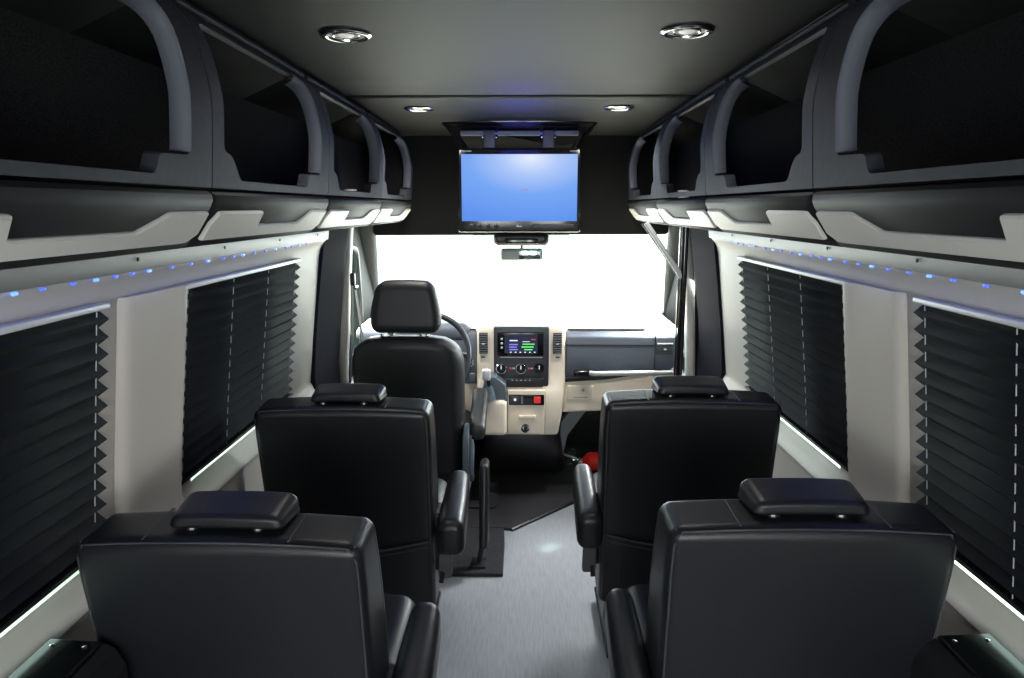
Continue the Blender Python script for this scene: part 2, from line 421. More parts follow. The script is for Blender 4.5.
def make_bin(s, L):
    root = empty('overhead_bin')
    def P(y, t, d=0):
        (x, z), (nx, nz) = prof(t); return (s*(x+nx*d), y, z+nz*d)
    g = .0025
    hole = roundpoly([(.052, .074), (.095, .066), (.135, .018), (.585, .018), (.598, .052), (.700, .056), (.700, .322), (.052, .322)],
                     [.015, .02, .012, .012, .01, .014, .075, .03], 7)
    # densify the hole outline
    dense = []
    for i in range(len(hole)):
        a, b = Vector(hole[i]), Vector(hole[(i+1) % len(hole)]); m = max(1, int((b-a).length/.022))
        for k in range(m): dense.append(tuple(a+(b-a)*k/m))
    hole = dense; c = (L/2, TT/2)
    outer = []
    for (y, t) in hole:
        dy, dt = y-c[0], t-c[1]
        k = min(((L-g-c[0]) if dy > 0 else (c[0]-g))/max(abs(dy), 1e-9), (TT-c[1])/max(abs(dt), 1e-9))
        outer.append((c[0]+dy*k, c[1]+dt*k))
    # exact corners
    for cy, ct in ((g, 0), (L-g, 0), (L-g, TT), (g, TT)):
        i = min(range(len(outer)), key=lambda q: (outer[q][0]-cy)**2+(outer[q][1]-ct)**2); outer[i] = (cy, ct)
    bm = bmesh.new(); N = len(hole); K = 10; rows = []
    rows.append([bm.verts.new(P(y, t, .03)) for y, t in outer])
    rows.append([bm.verts.new(P(y, t, .006)) for y, t in outer])
    for k in range(K+1):
        u = k/K; d = 0 if k < K else .006
        rows.append([bm.verts.new(P(lerp(o[0], h[0], u*.985+.005*(k > 0)), lerp(o[1], h[1], u*.985), 0)) for o, h in zip(outer, hole)])
    # rounded reveal going outboard
    for d in (.002, .030):
        rows.append([bm.verts.new(P(h[0]+(.004 if d > .01 and h[0] > c[0] else 0), h[1], d if h[1] < .29 else d*.35)) for h in hole])
    for a, b in zip(rows, rows[1:]):
        for k in range(N): bm.faces.new((a[k], a[(k+1) % N], b[(k+1) % N], b[k]))
    link('opening_frame', bm, 'binfab', root, smooth=45)
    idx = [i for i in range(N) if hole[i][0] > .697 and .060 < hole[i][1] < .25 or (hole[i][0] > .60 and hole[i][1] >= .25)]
    ab = bmesh.new(); rr = []  # rear-facing edge of the opening; light on it is put into a paler colour
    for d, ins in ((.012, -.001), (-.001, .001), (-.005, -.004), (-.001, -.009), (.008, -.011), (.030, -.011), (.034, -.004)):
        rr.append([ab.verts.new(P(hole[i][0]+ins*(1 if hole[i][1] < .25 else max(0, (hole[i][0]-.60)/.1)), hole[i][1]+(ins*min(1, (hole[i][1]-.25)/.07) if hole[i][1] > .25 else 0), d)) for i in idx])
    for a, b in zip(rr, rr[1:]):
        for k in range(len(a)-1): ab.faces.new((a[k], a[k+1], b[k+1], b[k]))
    ar_ = link('lit_arch_edge', ab, 'litfab', root, smooth=70); ar_['label'] = 'front edge of the opening, coloured paler for the light falling on it'
    # roll along the ceiling edge
    bm = tube([P(lerp(.02, L-.02, i/8), TT-.055, -.004) for i in range(9)], .0085, 8)
    link('top_bead', bm, 'binlow', root)
    # carpeted interior: open box
    bm = bmesh.new(); secs = [(.595, 1.553), (.835, 1.548), (.842, 1.836), (.66, 1.916)]
    inn = [(x+dx, z) for (x, z), dx in zip(secs, (0.012, 0, 0, 0))]
    rows = [[bm.verts.new((s*x, y, z)) for x, z in inn] for y in (0, L)]
    for k in range(2): bm.faces.new((rows[0][k], rows[0][k+1], rows[1][k+1], rows[1][k]))
    o = link('carpet_liner', bm, 'liner', root, smooth=10)
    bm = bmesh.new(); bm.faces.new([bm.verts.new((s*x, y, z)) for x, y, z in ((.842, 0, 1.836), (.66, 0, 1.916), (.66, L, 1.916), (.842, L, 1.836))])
    o = link('shaded_liner_top', bm, 'bulk', root); o.modifiers.new('s', 'SOLIDIFY').thickness = .003  # top of the liner, blackened to stand for the shade up there
    # lower door panel below the groove
    lp = [(.606, 1.551), (.597, 1.543), (.596, 1.532), (.601, 1.520), (.612, 1.502), (.648, 1.454), (.656, 1.445), (.672, 1.441), (.835, 1.452), (.835, 1.535), (.62, 1.551)]
    bm = bmesh.new(); rows = [[bm.verts.new((s*x, y, z)) for x, z in lp] for y in (.004, .010, L-.010, L-.004)]
    for v in rows[0]+rows[3]: v.co.x += s*.004; v.co.z += .002
    for a, b in zip(rows, rows[1:]):
        for k in range(len(lp)): bm.faces.new((a[k], a[(k+1) % len(lp)], b[(k+1) % len(lp)], b[k]))
    bm.faces.new(rows[0]); bm.faces.new(rows[-1])
    o = link('lower_panel', bm, 'binlow', root, smooth=40)
    # pale padded insert on the sloping part, with the recess for the hand
    x0, z0, x1, z1 = .603, 1.518, .650, 1.4525; LL = math.hypot(x1-x0, z1-z0)
    def Q(y, t, d):   # t from bottom (0) to top (1)
        x = lerp(x1, x0, t); z = lerp(z1, z0, t); nx, nz = -(z0-z1)/LL*1, -(x1-x0)/LL
        return (s*(x+nx*d), y, z+nz*d)
    poly = roundpoly([(.018, .07), (L-.045, .04), (L-.012, .30), (L-.018, .93), (L-.16, .93), (L-.235, .46), (.275, .46), (.262, .93), (.032, .93), (.014, .6)],
                     [.03, .03, .03, .02, .03, .02, .02, .02, .03, .03], 4)
    bm = bmesh.new()
    cy, ct = L/2, .3
    r0 = [bm.verts.new(Q(y, t, -.001)) for y, t in poly]; r1 = [bm.verts.new(Q(y, t, .005)) for y, t in poly]
    def inset(k):
        out = []
        for i, (y, t) in enumerate(poly):
            a, b = Vector((poly[i-1][0], poly[i-1][1]*LL)), Vector((poly[(i+1) % len(poly)][0], poly[(i+1) % len(poly)][1]*LL))
            d = (b-a); nn = Vector((-d.y, d.x)).normalized() if d.length > 1e-9 else Vector((0, 0)); out.append((y+nn.x*k, t+nn.y*k/LL))
        return out
    r2 = [bm.verts.new(Q(y, t, .0085)) for y, t in inset(.0035)]
    for a, b in ((r0, r1), (r1, r2)):
        for k in range(len(a)): bm.faces.new((a[k], a[(k+1) % len(a)], b[(k+1) % len(a)], b[k]))
    f = bm.faces.new(r2); bmesh.ops.triangulate(bm, faces=[f])
    o = link('pale_insert', bm, 'insert', root, smooth=25); o['label'] = 'pale grey padded lower insert'
    return root
def end_cap(root, s, y):
    bm = bmesh.new(); bm.faces.new([bm.verts.new((s*x, y, z)) for x, z in ((.607, 1.553), (.596, 1.62), (.592, 1.73), (.605, 1.80), (.645, 1.885), (.70, 1.92), (.86, 1.92), (.86, 1.46), (.66, 1.45))])
    o = link('end_panel', bm, 'liner', root); o.modifiers.new('s', 'SOLIDIFY').thickness = .004
BL = ['nearest the camera', 'second from the camera', 'third from the camera', 'farthest forward, beside the television']
for s, side, y0, L, dx in ((-1, 'left', .545, .79, 0), (1, 'right', .58, .805, -.032)):
    proto = make_bin(s, L)
    row = [proto] + [copy_tree(proto) for k in range(3)]
    for k, o in enumerate(row):
        o.location = (dx, y0+k*L, 0)
        tag(o, 'open charcoal overhead bin on the %s wall, %s' % (side, BL[k]), 'overhead bin', 'overhead bins along the %s wall' % side)
        if k in (0, 3): end_cap(o, s, .006 if k == 0 else L-.006)
# end caps of the bin rows towards the cab, closing the dark cavities
# small red item lying in a left bin
o = link('red_cloth', push(rbox((.07, .10, .022), .01), lambda p: (p.x, p.y, p.z+.004*math.sin(p.y*80))), 'red'); o.location = (-.665, 2.66, 1.566)
tag(o, 'small folded red cloth lying in the third left overhead bin', 'cloth')

# ------------------------------------------------------------------ rails with blue light strips
def rail(s, ya, yb):
    root = empty('light_rail', (s*.812, ya, 1.405)); L = yb-ya
    bm = prism(roundpoly([(0, -.016), (s*-.005, -.016), (s*-.010, .020), (0, .024)], .001, 2), 0, L, 'XZ'); link('rail_strip', bm, 'alu', root)
    bm = bmesh.new(); y = .22
    while y < L-.05:
        for f in (.0,):
            link('screw', (at(lathe([(.0045, 0), (.0045, .002), (.002, .003)], 10, 'X'), (s*-.0105, y, .008)) if s < 0 else at(lathe([(.0045, 0), (.0045, -.002), (.002, -.003)], 10, 'X'), (s*-.0105, y, .008))), 'plastic', root)
        y += .42
    bm.free()
    k = 0; y = .05
    while y < L-.25:
        b_ = at(rbox((.006, .012, .006), .002, 2, 1), (s*-.001, y, -.021)); o = link('led_bulb', b_, 'led' if k % 3 == 0 else 'leddim', root); y += random.uniform(.055, .10); k += 1
    return root
o = rail(-1, .35, 2.83); tag(o, 'brushed aluminium rail with blue light dots above the left blinds', 'light rail', None)
o = rail(1, .35, 3.02); tag(o, 'brushed aluminium rail with blue light dots above the right blinds', 'light rail', None)
for s in (-1, 1):
    area('blue_strip_glow', (s*.805, 1.35, 1.388), (0, s*math.radians(25), 0), .02, 1.9, .3, (.08, .16, 1))

# ------------------------------------------------------------------ pleated blinds
def blind(s, a, b, label):
    root = empty('pleated_blind', (0, a, 0)); L = b-a; zt, zb = 1.318, .815; n = 14
    def X(z): return wx(z)
    bm = bmesh.new(); rows = []
    N = 2*n
    for i in range(N+1):
        z = lerp(zt, zb, i/N); d = -.026 if i % 2 else -.004
        rows.append([bm.verts.new((s*(X(z)+d), y, z)) for y in (0.004, L*.33, L*.66, L-.004)])
    for p, q in zip(rows, rows[1:]):
        for k in range(3): bm.faces.new((p[k], p[k+1], q[k+1], q[k]))
    o = link('pleated_shade', bm, 'blind', root, smooth=20); o.modifiers.new('s', 'SOLIDIFY').thickness = .0012
    o = link('head_rail', at(rbox((.022, L, .013), .003, 2, 2), (s*(X(1.325)-.014), L/2, 1.327)), 'whitemetal', root); o['label'] = 'white head rail'
    o = link('bottom_rail', at(rbox((.026, L-.004, .008), .002, 2, 2), (s*(X(zb)-.014), L/2, zb-.003)), 'plastic', root)
    for f in (.035, .345, .655, .965):
        bm = tube([(s*(X(z)-.0165), L*f, z) for z in [lerp(zt, zb, i/8) for i in range(9)]], .0012, 6); link('lift_cord', bm, 'cord', root)
    return tag(root, label, 'blind', 'pleated window blinds')
blind(-1, .47, 1.338, 'black pleated blind on the left side window nearest the camera')
blind(-1, 1.648, 2.53, 'black pleated blind on the left side window beside the seat behind the driver')
blind(1, .58, 1.455, 'black pleated blind on the right side window nearest the camera')
blind(1, 1.768, 2.672, 'black pleated blind on the right side window beside the front right seat')

# ------------------------------------------------------------------ ceiling lamps
def downlight():
    root = empty('ceiling_downlight')
    link('trim_ring', lathe([(.070, 0), (.071, -.004), (.066, -.008), (.058, -.009), (.052, -.006), (.050, .004), (.046, .010)], 40), 'chrome', root)
    link('reflector', lathe([(.0001, .004), (.03, .003), (.042, .001), (.050, -.003)], 32), 'lens', root)
    link('lens', lathe([(.0001, -.008), (.014, -.007), (.022, -.004), (.026, .002)], 28), 'bulb', root)
    link('inner_ring', lathe([(.034, .004), (.033, -.004), (.036, -.006), (.039, -.003), (.040, .003)], 32), 'chrome', root)
    return root
p = downlight()
for k, (x, y, z, lb) in enumerate(((-.431, 1.751, 1.929, 'round chrome ceiling downlight, left one of the nearer pair'), (.383, 1.727, 1.929, 'round chrome ceiling downlight, right one of the nearer pair'),
                   (-.44, 2.977, 1.925, 'round chrome ceiling downlight, left one of the farther pair by the television'), (.391, 2.963, 1.925, 'round chrome ceiling downlight, right one of the farther pair by the television'))):
    o = p if k == 0 else copy_tree(p); o.location = (x, y, z); o.scale = (.88, .88, .88); tag(o, lb, 'ceiling light', 'ceiling downlights')
    l = bpy.data.lights.new('downlight_fill', 'SPOT'); l.energy = 8 if y < 2 else 38; l.spot_size = math.radians(150 if y < 2 else 125); l.spot_blend = 1; l.shadow_soft_size = .045; l.color = (1, .96, .9)
    lo = bpy.data.objects.new('downlight_fill', l); C.objects.link(lo); lo.location = (x, y, z-.02)
    if y > 2: lo.rotation_euler = (math.radians(24), 0, 0)  # added fill spots; farther pair turned up and tilted to brighten the dashboard

# ------------------------------------------------------------------ flip-down television
tv = empty('flip_down_television', (-.023, 3.40, 1.905))
tag(tv, 'flip-down television showing a blue picture, hung from the ceiling behind the cab', 'television')
# local: screen bottom z 1.399-1.905
def Z(z): return z-1.905
bm = bmesh.new(); N = 18
outl = [(-.375, -.03), (-.30, -.048), (-.15, -.060), (0, -.064), (.15, -.060), (.30, -.048), (.375, -.03), (.30, .30), (-.30, .30)]
outl = roundpoly(outl, [.02, .05, .05, .05, .05, .05, .02, .04, .04], 3)
rows = []
for sc, z, tl in ((1, .018, 0), (1, .006, 0), (.985, .000, .1), (.95, -.012, .35), (.92, -.012, .35), (.90, .000, .33)):
    rows.append([bm.verts.new((x*sc, .12+(y-.12)*sc, z-max(0, y)*tl)) for x, y in outl])
for a, b in zip(rows, rows[1:]):
    for k in range(len(a)): bm.faces.new((a[k], a[(k+1) % len(a)], b[(k+1) % len(a)], b[k]))
bm.faces.new(rows[0]); f = bm.faces.new(rows[-1])
link('ceiling_housing', bm, 'glossblack', tv, smooth=35)
bm = bmesh.new(); v = [bm.verts.new(p) for p in ((-.315, .01, -.004), (.315, .01, -.004), (.255, .27, -.098), (-.255, .27, -.098))]; bm.faces.new(v)
o = link('inner_tray', bm, 'bulk', tv); o.modifiers.new('s', 'SOLIDIFY').thickness = .004
link('light_bar', at(rbox((.40, .02, .008), .003, 2, 3), (0, .06, -.032)), 'ledblue', tv)['label'] = 'blue light bar'
for x0, x1 in ((-.285, -.175), (-.105, .100), (.175, .285)):
    link('hinge_bar', at(rbox((x1-x0, .03, .022), .004, 2, 2), ((x0+x1)/2, .03, -.035)), 'greytrim', tv)
for x in (-.145, .14):
    link('hinge_arm', at(rbox((.055, .022, .085), .005, 2, 2), (x, .022, -.064)), 'silver' if 0 else 'greyplate', tv)
    for dx in (-.033, .033):
        link('hinge_bolt', at(lathe([(.005, 0), (.005, -.004), (.003, -.005)], 10, 'Y'), (x+dx, .013, -.055)), 'chrome', tv)
fr = link('screen_frame', at(rbox((.60, .035, .402), .012, 3, 4), (0, .017, Z(1.599))), 'glossblack', tv)
sc = link('screen', bx(-.281, .281, -.0035, .002, Z(1.452), Z(1.770)), 'tv', tv); sc['label'] = 'glowing blue picture'
for x in (-.232, -.192, -.152, -.112):
    link('button', at(lathe([(.011, 0), (.011, -.003), (.008, -.005), (.0001, -.005)], 16, 'Y'), (x, -.001, Z(1.428))), 'plastic', tv)
link('speaker_grille', at(rbox((.20, .006, .018), .003, 2, 2), (.165, -.002, Z(1.428))), 'plastic', tv)
bm = bmesh.new()
for i, (dx, h) in enumerate(((-.010, .010), (-.003, .006), (.004, .006), (.011, .004))): box(bm, dx-.0018, dx+.0018, -.0035, 0, Z(1.424), Z(1.424)+h)
box(bm, -.013, .006, -.0035, 0, Z(1.4235), Z(1.4245))
lg = link('maker_mark', bm, 'label', tv); lg['label'] = 'small white mark'
bm = bmesh.new()
for i in range(7): box(bm, -.272+i*.006, -.268+i*.006, -.003, 0, Z(1.782), Z(1.7865))
for i in range(5): box(bm, .245+i*.006, .249+i*.006, -.003, 0, Z(1.782), Z(1.7865))
link('bezel_print', bm, 'label', tv)
bm = bmesh.new()
for i, h in enumerate((.004, .003, .004, .004, .003)): box(bm, .010+i*.007, .0145+i*.007, -.0045, -.0034, Z(1.602), Z(1.602)+h)
link('picture_caption', bm, 'redlight', tv)
l = bpy.data.lights.new('television_blue_glow', 'POINT'); l.energy = 1.6; l.color = (.08, .09, 1); l.shadow_soft_size = .14
o = bpy.data.objects.new('television_blue_glow', l); C.objects.link(o); o.location = (-.02, 3.12, 1.76)

# overhead console and mirror at the windscreen header
oc = empty('overhead_cab_lamp', (-.014, 3.745, 1.385)); tag(oc, 'black rounded cab lamp unit on the windscreen header under the television', 'cab lamp')
link('housing', at(rbox((.30, .085, .075), .03, 4, 4), (0, 0, -.035)), 'plastic', oc)
link('lamp_lens', at(rbox((.19, .012, .042), .012, 3, 3), (0, -.042, -.045)), 'glossblack', oc)
mi = empty('rear_view_mirror', (-.012, 3.93, 1.375)); tag(mi, 'grey rear-view mirror hanging below the windscreen header', 'mirror')
link('stalk', tube([(0, -.02, 0), (0, -.05, -.05), (0, -.075, -.085)], .008), 'plastic', mi)
link('mirror_housing', at(rbox((.235, .03, .07), .014, 3, 4), (0, -.085, -.115)), 'greytrim', mi)
link('mirror_pane', at(rbox((.12, .004, .055), .0019, 2, 2), (.045, -.101, -.115)), 'mirrorglass', mi)

# ------------------------------------------------------------------ passenger seats
def make_seat(sg):
    """sg = +1: aisle on the seat's +x side"""
    root = empty('captain_seat')
    W = .535 if sg > 0 else .525; Hb, Ht = .215, .925
    REC = .10
    def shape(p):
        x, y, z = p   # y: -.065 rear .. +.065 front, z -H/2..H/2
        H = Ht-Hb; t = (z+H/2)/H
        # taper towards the bottom, bulge at the mid, crown on top
        k = 1-.03*(1-t)-.015*max(0, t-.9)/.1
        bul = (1-(2*x/W)**2)
        if y < 0: y -= .012*bul*math.sin(math.pi*min(1, max(0, t)))**.8
        else: y += .03*bul*math.sin(math.pi*t)+.035*(abs(2*x/W)**3)*math.sin(math.pi*t)
        if t > .93: z += .010*bul*(t-.93)/.07 + (.008*(y+.065)/.13 if t > .93 else 0)*(t-.93)/.07
        y += REC*(1-t)
        return (x*k, y+.065, z+(Ht+Hb)/2)
    bm = rbox((W, .13, Ht-Hb), .024, 4, 10); push(bm, shape)
    link('backrest', bm, 'leather', root, smooth=60)
    # seams round the rear panel and across the top
    def sp(x, y, z): return shape(Vector((x, y, z)))
    H = Ht-Hb; e = .010; hx = W/2
    path = [sp(-hx+e, -.065+e*.45, lerp(-H/2+.03, H/2-.03, i/12)) for i in range(13)] + [sp(lerp(-hx+e+.012, hx-e-.012, i/16), -.065+e*.6, H/2-e*.5) for i in range(17)] + [sp(hx-e, -.065+e*.45, lerp(H/2-.03, -H/2+.03, i/12)) for i in range(13)]
    link('rear_seam', tube(path, .0022, 6), 'seam', root, smooth=60)
    for xx in (-.135, .135):
        link('top_seam', tube([sp(xx, lerp(-.055, .045, i/6), H/2-.0004) for i in range(7)], .0016, 6), 'seam', root)
    for xx in (-1, 1):
        link('side_seam', tube([sp(xx*(hx-.001), .035, lerp(-H/2+.04, H/2-.03, i/10)) for i in range(11)] + [sp(xx*(hx-.012), lerp(.03, -.052, i/3), H/2-.004) for i in range(4)], .0018, 6), 'seam', root)
    # map pocket: raised lower rear panel with a sagging upper hem
    bm = bmesh.new(); rows = []
    nx, nz = 16, 10
    for i in range(nx+1):
        u = i/nx; x = lerp(-hx+.014, hx-.014, u); ztop = -.085-.035*math.sin(math.pi*u)
        row = []
        for j in range(nz+1):
            v = j/nz; z = lerp(-H/2+.02, ztop, v); d = .010 if j < nz else .006
            if i in (0, nx): d = .000
            q = shape(Vector((x, -.065, z))); row.append(bm.verts.new((q[0], q[1]-d-.006*math.sin(math.pi*u)*v, q[2])))
        q = shape(Vector((x, -.065, ztop))); row.append(bm.verts.new((q[0], q[1]+.002, q[2]+.001)))
        rows.append(row)
    for a, b in zip(rows, rows[1:]):
        for k in range(len(a)-1): bm.faces.new((a[k], a[k+1], b[k+1], b[k]))
    pk = link('map_pocket', bm, 'leather', root, smooth=60)
    for dz in (0, -.018):
        link('pocket_hem', tube([(lambda q, u: (q[0], q[1]-.0105-.006*math.sin(math.pi*u), q[2]))(shape(Vector((lerp(-hx+.02, hx-.02, i/16), -.065, -.085-.035*math.sin(math.pi*i/16)+dz))), i/16) for i in range(17)], .0020, 6), 'seam', pk)
    # headrest
    def hs(p):
        x, y, z = p; ty = (y+.07)/.14; tz = (z+.03)/.06
        w_ = 1-.06*(1-ty)*1; x2 = x*w_*(1-.10*max(0, tz-.3))
        z2 = z*.56 + .008*ty - .006*(1-ty)*tz + .003*(1-(x/.11)**2)
        if z < 0: z2 -= .012*ty
        return (x2+(.010 if sg > 0 else .002), y*.66+.075, z2+.957)
    bm = rbox((.225, .14, .06), .020, 4, 5); push(bm, hs); hr = link('headrest', bm, 'leather', root, smooth=60)
    for xx in (-.062, .062):
        link('headrest_post', tube([(xx, .055, .92), (xx, .055, .955)], .0065, 12), 'chrome', hr)
        link('post_collar', at(lathe([(.019, -.012), (.019, .002), (.016, .006), (.0085, .007)], 20), (xx, .055, .942)), 'glossblack', hr)
    # cushion
    bm = rbox((W-.02, .50, .15), .045, 4, 6)
    push(bm, lambda p: (p.x, p.y+.36, p.z+.385+.02*(p.y/.25)+(.012*(1-(2*p.x/.5)**2) if p.z > 0 else 0)))
    link('seat_cushion', bm, 'leather', root, smooth=60)
    link('seat_frame', at(rbox((.46, .42, .05), .012, 2, 2), (0, .34, .29)), 'plastic', root)
    for xx in (-.17, .17):
        bm = prism([(.14, 0), (.52, 0), (.50, .03), (.44, .05), (.40, .265), (.22, .265), (.20, .05), (.14, .03)], xx-.012, xx+.012, 'YZ'); link('leg', bm, 'plastic', root, bevel=.004)
    link('floor_rail', at(rbox((.44, .42, .02), .005, 2, 2), (0, .33, .011)), 'plastic', root)
    # armrests
    for q, nm in ((1, 'armrest'), (-1, 'armrest')):
        x = sg*q*(hx+(.050 if sg > 0 else .030)) if q > 0 else sg*q*(hx-.012)
        w_ = (.09 if sg > 0 else .082) if q > 0 else .03
        def ar(p, w_=w_):
            X_, y, z = p; t = (y+.17)/.34
            z2 = z*(1-.30*t) + .055*t - (.012*(1-t) if z > 0 else -.00)
            return (X_*(1-.22*t*t), y, z2+(.010*(1-(2*X_/w_)**2) if z > 0 else 0))
        bm = rbox((w_, .34, .125), min(.030, w_*.4), 4, 5); push(bm, ar); at(bm, (x, .200, .498))
        a_ = link(nm, bm, 'leather', root, smooth=60)
        if q > 0:
            bm = tube([Vector(ar(Vector((xx, .0-.13, zz))))+Vector((x, .200, .498)) for xx, zz in ((-.0405, -.03), (-.0405, .02), (-.034, .052), (-.02, .0605), (0, .0625), (.02, .0605), (.034, .052), (.0405, .02), (.0405, -.03))], .0016, 6)
            link('armrest_seam', bm, 'seam', a_)
    link('armrest_bracket', at(rbox((.03, .10, .20), .01, 3, 2), (sg*(hx-.004), .16, .45)), 'plastic', root)
    # grey recliner plate hanging below the aisle armrest
    bm = prism(roundpoly([(-.022, -.045), (.022, -.040), (.024, .035), (.010, .05), (-.020, .045)], .014, 4), .02, .035, 'XZ'); at(bm, (sg*(hx+.030), .04, .395))
    pl = link('recliner_plate', bm, 'greyplate', root, bevel=.003); pl['label'] = 'grey plastic recliner plate'
    link('recliner_lever', tube([(sg*(hx+.005), .10, .39), (sg*(hx+.02), .06, .37), (sg*(hx+.018), .05, .345)], .008, 8), 'plastic', root)
    return root
sL = make_seat(1); sR = make_seat(-1)
sL.location = (-.553, 1.115, 0); sL.rotation_euler[2] = math.radians(-1); tag(sL, 'black leather captain seat nearest the camera on the left of the aisle', 'seat', 'black leather captain seats')
o = copy_tree(sL); o.rotation_euler[2] = 0; o.location = (-.545, 1.935, .0); tag(o, 'black leather captain seat on the left of the aisle, directly behind the driver seat', 'seat', 'black leather captain seats')
sR.location = (.522, 1.13, .028); tag(sR, 'black leather captain seat nearest the camera on the right of the aisle', 'seat', 'black leather captain seats')
o = copy_tree(sR); o.location = (.502, 1.93, .030); tag(o, 'black leather captain seat on the right of the aisle, beside the fire extinguisher', 'seat', 'black leather captain seats')

# ------------------------------------------------------------------ driver seat
ds = empty('driver_seat', (-.497, 2.75, -.012)); tag(ds, 'tall black driver seat with headrest facing the dashboard', 'driver seat')
def dshape(p):
    x, y, z = p; t = (z+.335)/.67
    sh = 1 - .20*max(0, (t-.80)/.20)**2.2 - .03*(1-t)
    y2 = y + .10*(1-t) + (.03*(abs(2*x/.48)**2) if y > 0 else .035*abs(2*x/.48)**3)
    z2 = z - .035*max(0, abs(2*x/.48)-.35)**1.6*max(0, (t-.7)/.3)
    return (x*sh, y2+.07, z2+.665)
bm = rbox((.485, .14, .67), .055, 5, 12); push(bm, dshape); link('backrest', bm, 'drvleather', ds, smooth=60)
def dh(p):
    x, y, z = p; t = (z+.11)/.22; k = 1.02 - .22*max(0, t-.35)/.65*(max(0, t-.35)/.65)**.3
    return (x*k, y+.09+.02*t, z+.006*(1-(x/.15)**2)*(1 if z > 0 else 0)+1.118)
bm = rbox((.29, .11, .215), .042, 5, 8); push(bm, dh); hr = link('headrest', bm, 'drvleather', ds, smooth=60)
for xx in (-.062, .062): link('headrest_post', tube([(xx, .08, .98), (xx, .08, 1.03)], .007, 10), 'chrome', hr)
for xx in (-.095, .095): link('post_guide', at(rbox((.014, .014, .012), .003, 2, 1), (xx, .05, 1.004)), 'chrome', ds)
bm = rbox((.48, .50, .14), .05, 4, 5); at(bm, (0, .42, .44)); link('seat_cushion', bm, 'drvleather', ds, smooth=60)
link('seat_base', at(rbox((.40, .40, .34), .02, 3, 2), (0, .38, .200)), 'plastic', ds)
bm = rbox((.075, .32, .075), .028, 4, 3); push(bm, lambda p: (p.x, p.y, p.z+.05*(p.y/.16))); at(bm, (.293, .26, .605)); a_ = link('armrest', bm, 'drvleather', ds, smooth=60)
link('side_cover', prism(roundpoly([(.02, .30), (.30, .30), (.42, .38), (.30, .50), (.14, .60), (.04, .55)], .03, 3), .235, .262, 'YZ'), 'bluesteel', ds, bevel=.006)
link('side_lever', tube([(.262, .10, .55), (.272, .06, .48), (.275, .03, .40)], .010, 8), 'bluesteel', ds)
link('height_knob', at(lathe([(.02, 0), (.02, .012), (.014, .018), (.0001, .018)], 16, 'X'), (.262, .10, .36)), 'plastic', ds)
link('buckle_stalk', at(rbox((.10, .02, .022), .006, 2, 2), (.16, -.02, .36)), 'silver', ds)
# upright black padded paddle beside the driver seat (folded arm)
pd = empty('upright_padded_handle', (-.158, 2.74, 0)); tag(pd, 'narrow upright black padded handle standing between driver seat and aisle', 'handle')
bm = rbox((.040, .10, .34), .019, 4, 4); push(bm, lambda p: (p.x-.008, p.y+.05*(p.z/.17), p.z+.275)); link('padded_blade', bm, 'leather', pd, smooth=60)
link('stem', tube([(0, -.045, .17), (-.02, -.05, .08), (-.03, -.05, .028)], .011, 8), 'plastic', pd)
link('foot_plate', at(rbox((.06, .08, .012), .004, 2, 2), (-.03, -.05, .0235)), 'plastic', pd)

# ------------------------------------------------------------------ cab carpets
bm = prism([(-.80, 2.615), (-.083, 2.615), (-.083, 2.88), (-.090, 3.03), (-.80, 3.03)], .0005, .017, 'XY'); tag(link('carpet_mat', bm, 'mat_', bevel=.004), 'black carpet under the driver seat with a square rear edge at the aisle', 'carpet')
bm = prism([(-.80, 3.035), (-.088, 3.035), (-.060, 3.030), (.273, 3.362), (.42, 3.50), (.88, 3.62), (.88, 4.24), (-.90, 4.24), (-.90, 3.035)], .0005, .016, 'XY'); tag(link('carpet_mat', bm, 'mat_', bevel=.004), 'black cab carpet with a slanting edge across the aisle floor', 'carpet')
bm = prism(roundpoly([(-.42, 3.25), (-.135, 3.23), (-.125, 3.85), (-.42, 3.85)], .04, 4), .0165, .027, 'XY'); tag(link('carpet_mat', bm, 'mat_', bevel=.004), 'small black floor mat with rounded corners beside the driver seat', 'floor mat')
link_o = link('edge_strip', tube([(-.055, 3.028, .006), (.273, 3.357, .006), (.42, 3.495, .006), (.86, 3.612, .006)], .009, 8), 'plastic'); tag(link_o, 'black rubber strip along the slanting carpet edge', 'edge strip')

# ------------------------------------------------------------------ dashboard
db = empty('dashboard', (0, 3.38, 0)); tag(db, 'cream and blue-grey van dashboard with centre console under the windscreen', 'dashboard')
def part(name, bm, m, par=db, bevel=None, smooth=40, lab=None):
    for v in bm.verts: v.co.y -= 3.38
    o = link(name, bm, m, par, smooth, bevel)
    if lab: o['label'] = lab
    return o
top = [(3.43, .885), (3.445, .900), (3.50, .908), (4.28, .925), (4.28, .80), (3.6, .80), (3.43, .86)]
part('top_pad', prism(top, -.86, .80, 'YZ'), 'dashcream', bevel=.01)
part('passenger_panel', prism([(3.42, .655), (3.40, .70), (3.385, .80), (3.395, .875), (3.43, .898), (3.60, .88), (3.60, .62)], .215, .80, 'YZ'), 'dashgrey', bevel=.008)
part('panel_line', bx(.215, .665, 3.383, 3.39, .834, .8375), 'plastic')
part('panel_line', bx(.662, .6655, 3.383, 3.40, .68, .89), 'plastic')
part('defroster_slot', bx(.225, .62, 3.440, 3.47, .901, .909), 'plastic')
part('defroster_slot', bx(-.60, -.245, 3.440, 3.47, .901, .909), 'plastic')
part('glove_box', prism([(.20, .475), (.70, .500), (.80, .56), (.80, .70), (.62, .690), (.42, .665), (.215, .648)], 3.40, 3.65), 'dashcream', bevel=.012)
part('glove_shadow_gap', prism([(.205, .640), (.42, .655), (.70, .70), (.70, .712), (.42, .675), (.205, .656)], 3.393, 3.41), 'plastic')
cup = part('cup_drawer', at(rbox((.135, .014, .075), .006, 2, 2), (.292, 3.398, .585)), 'dashcream', bevel=None)
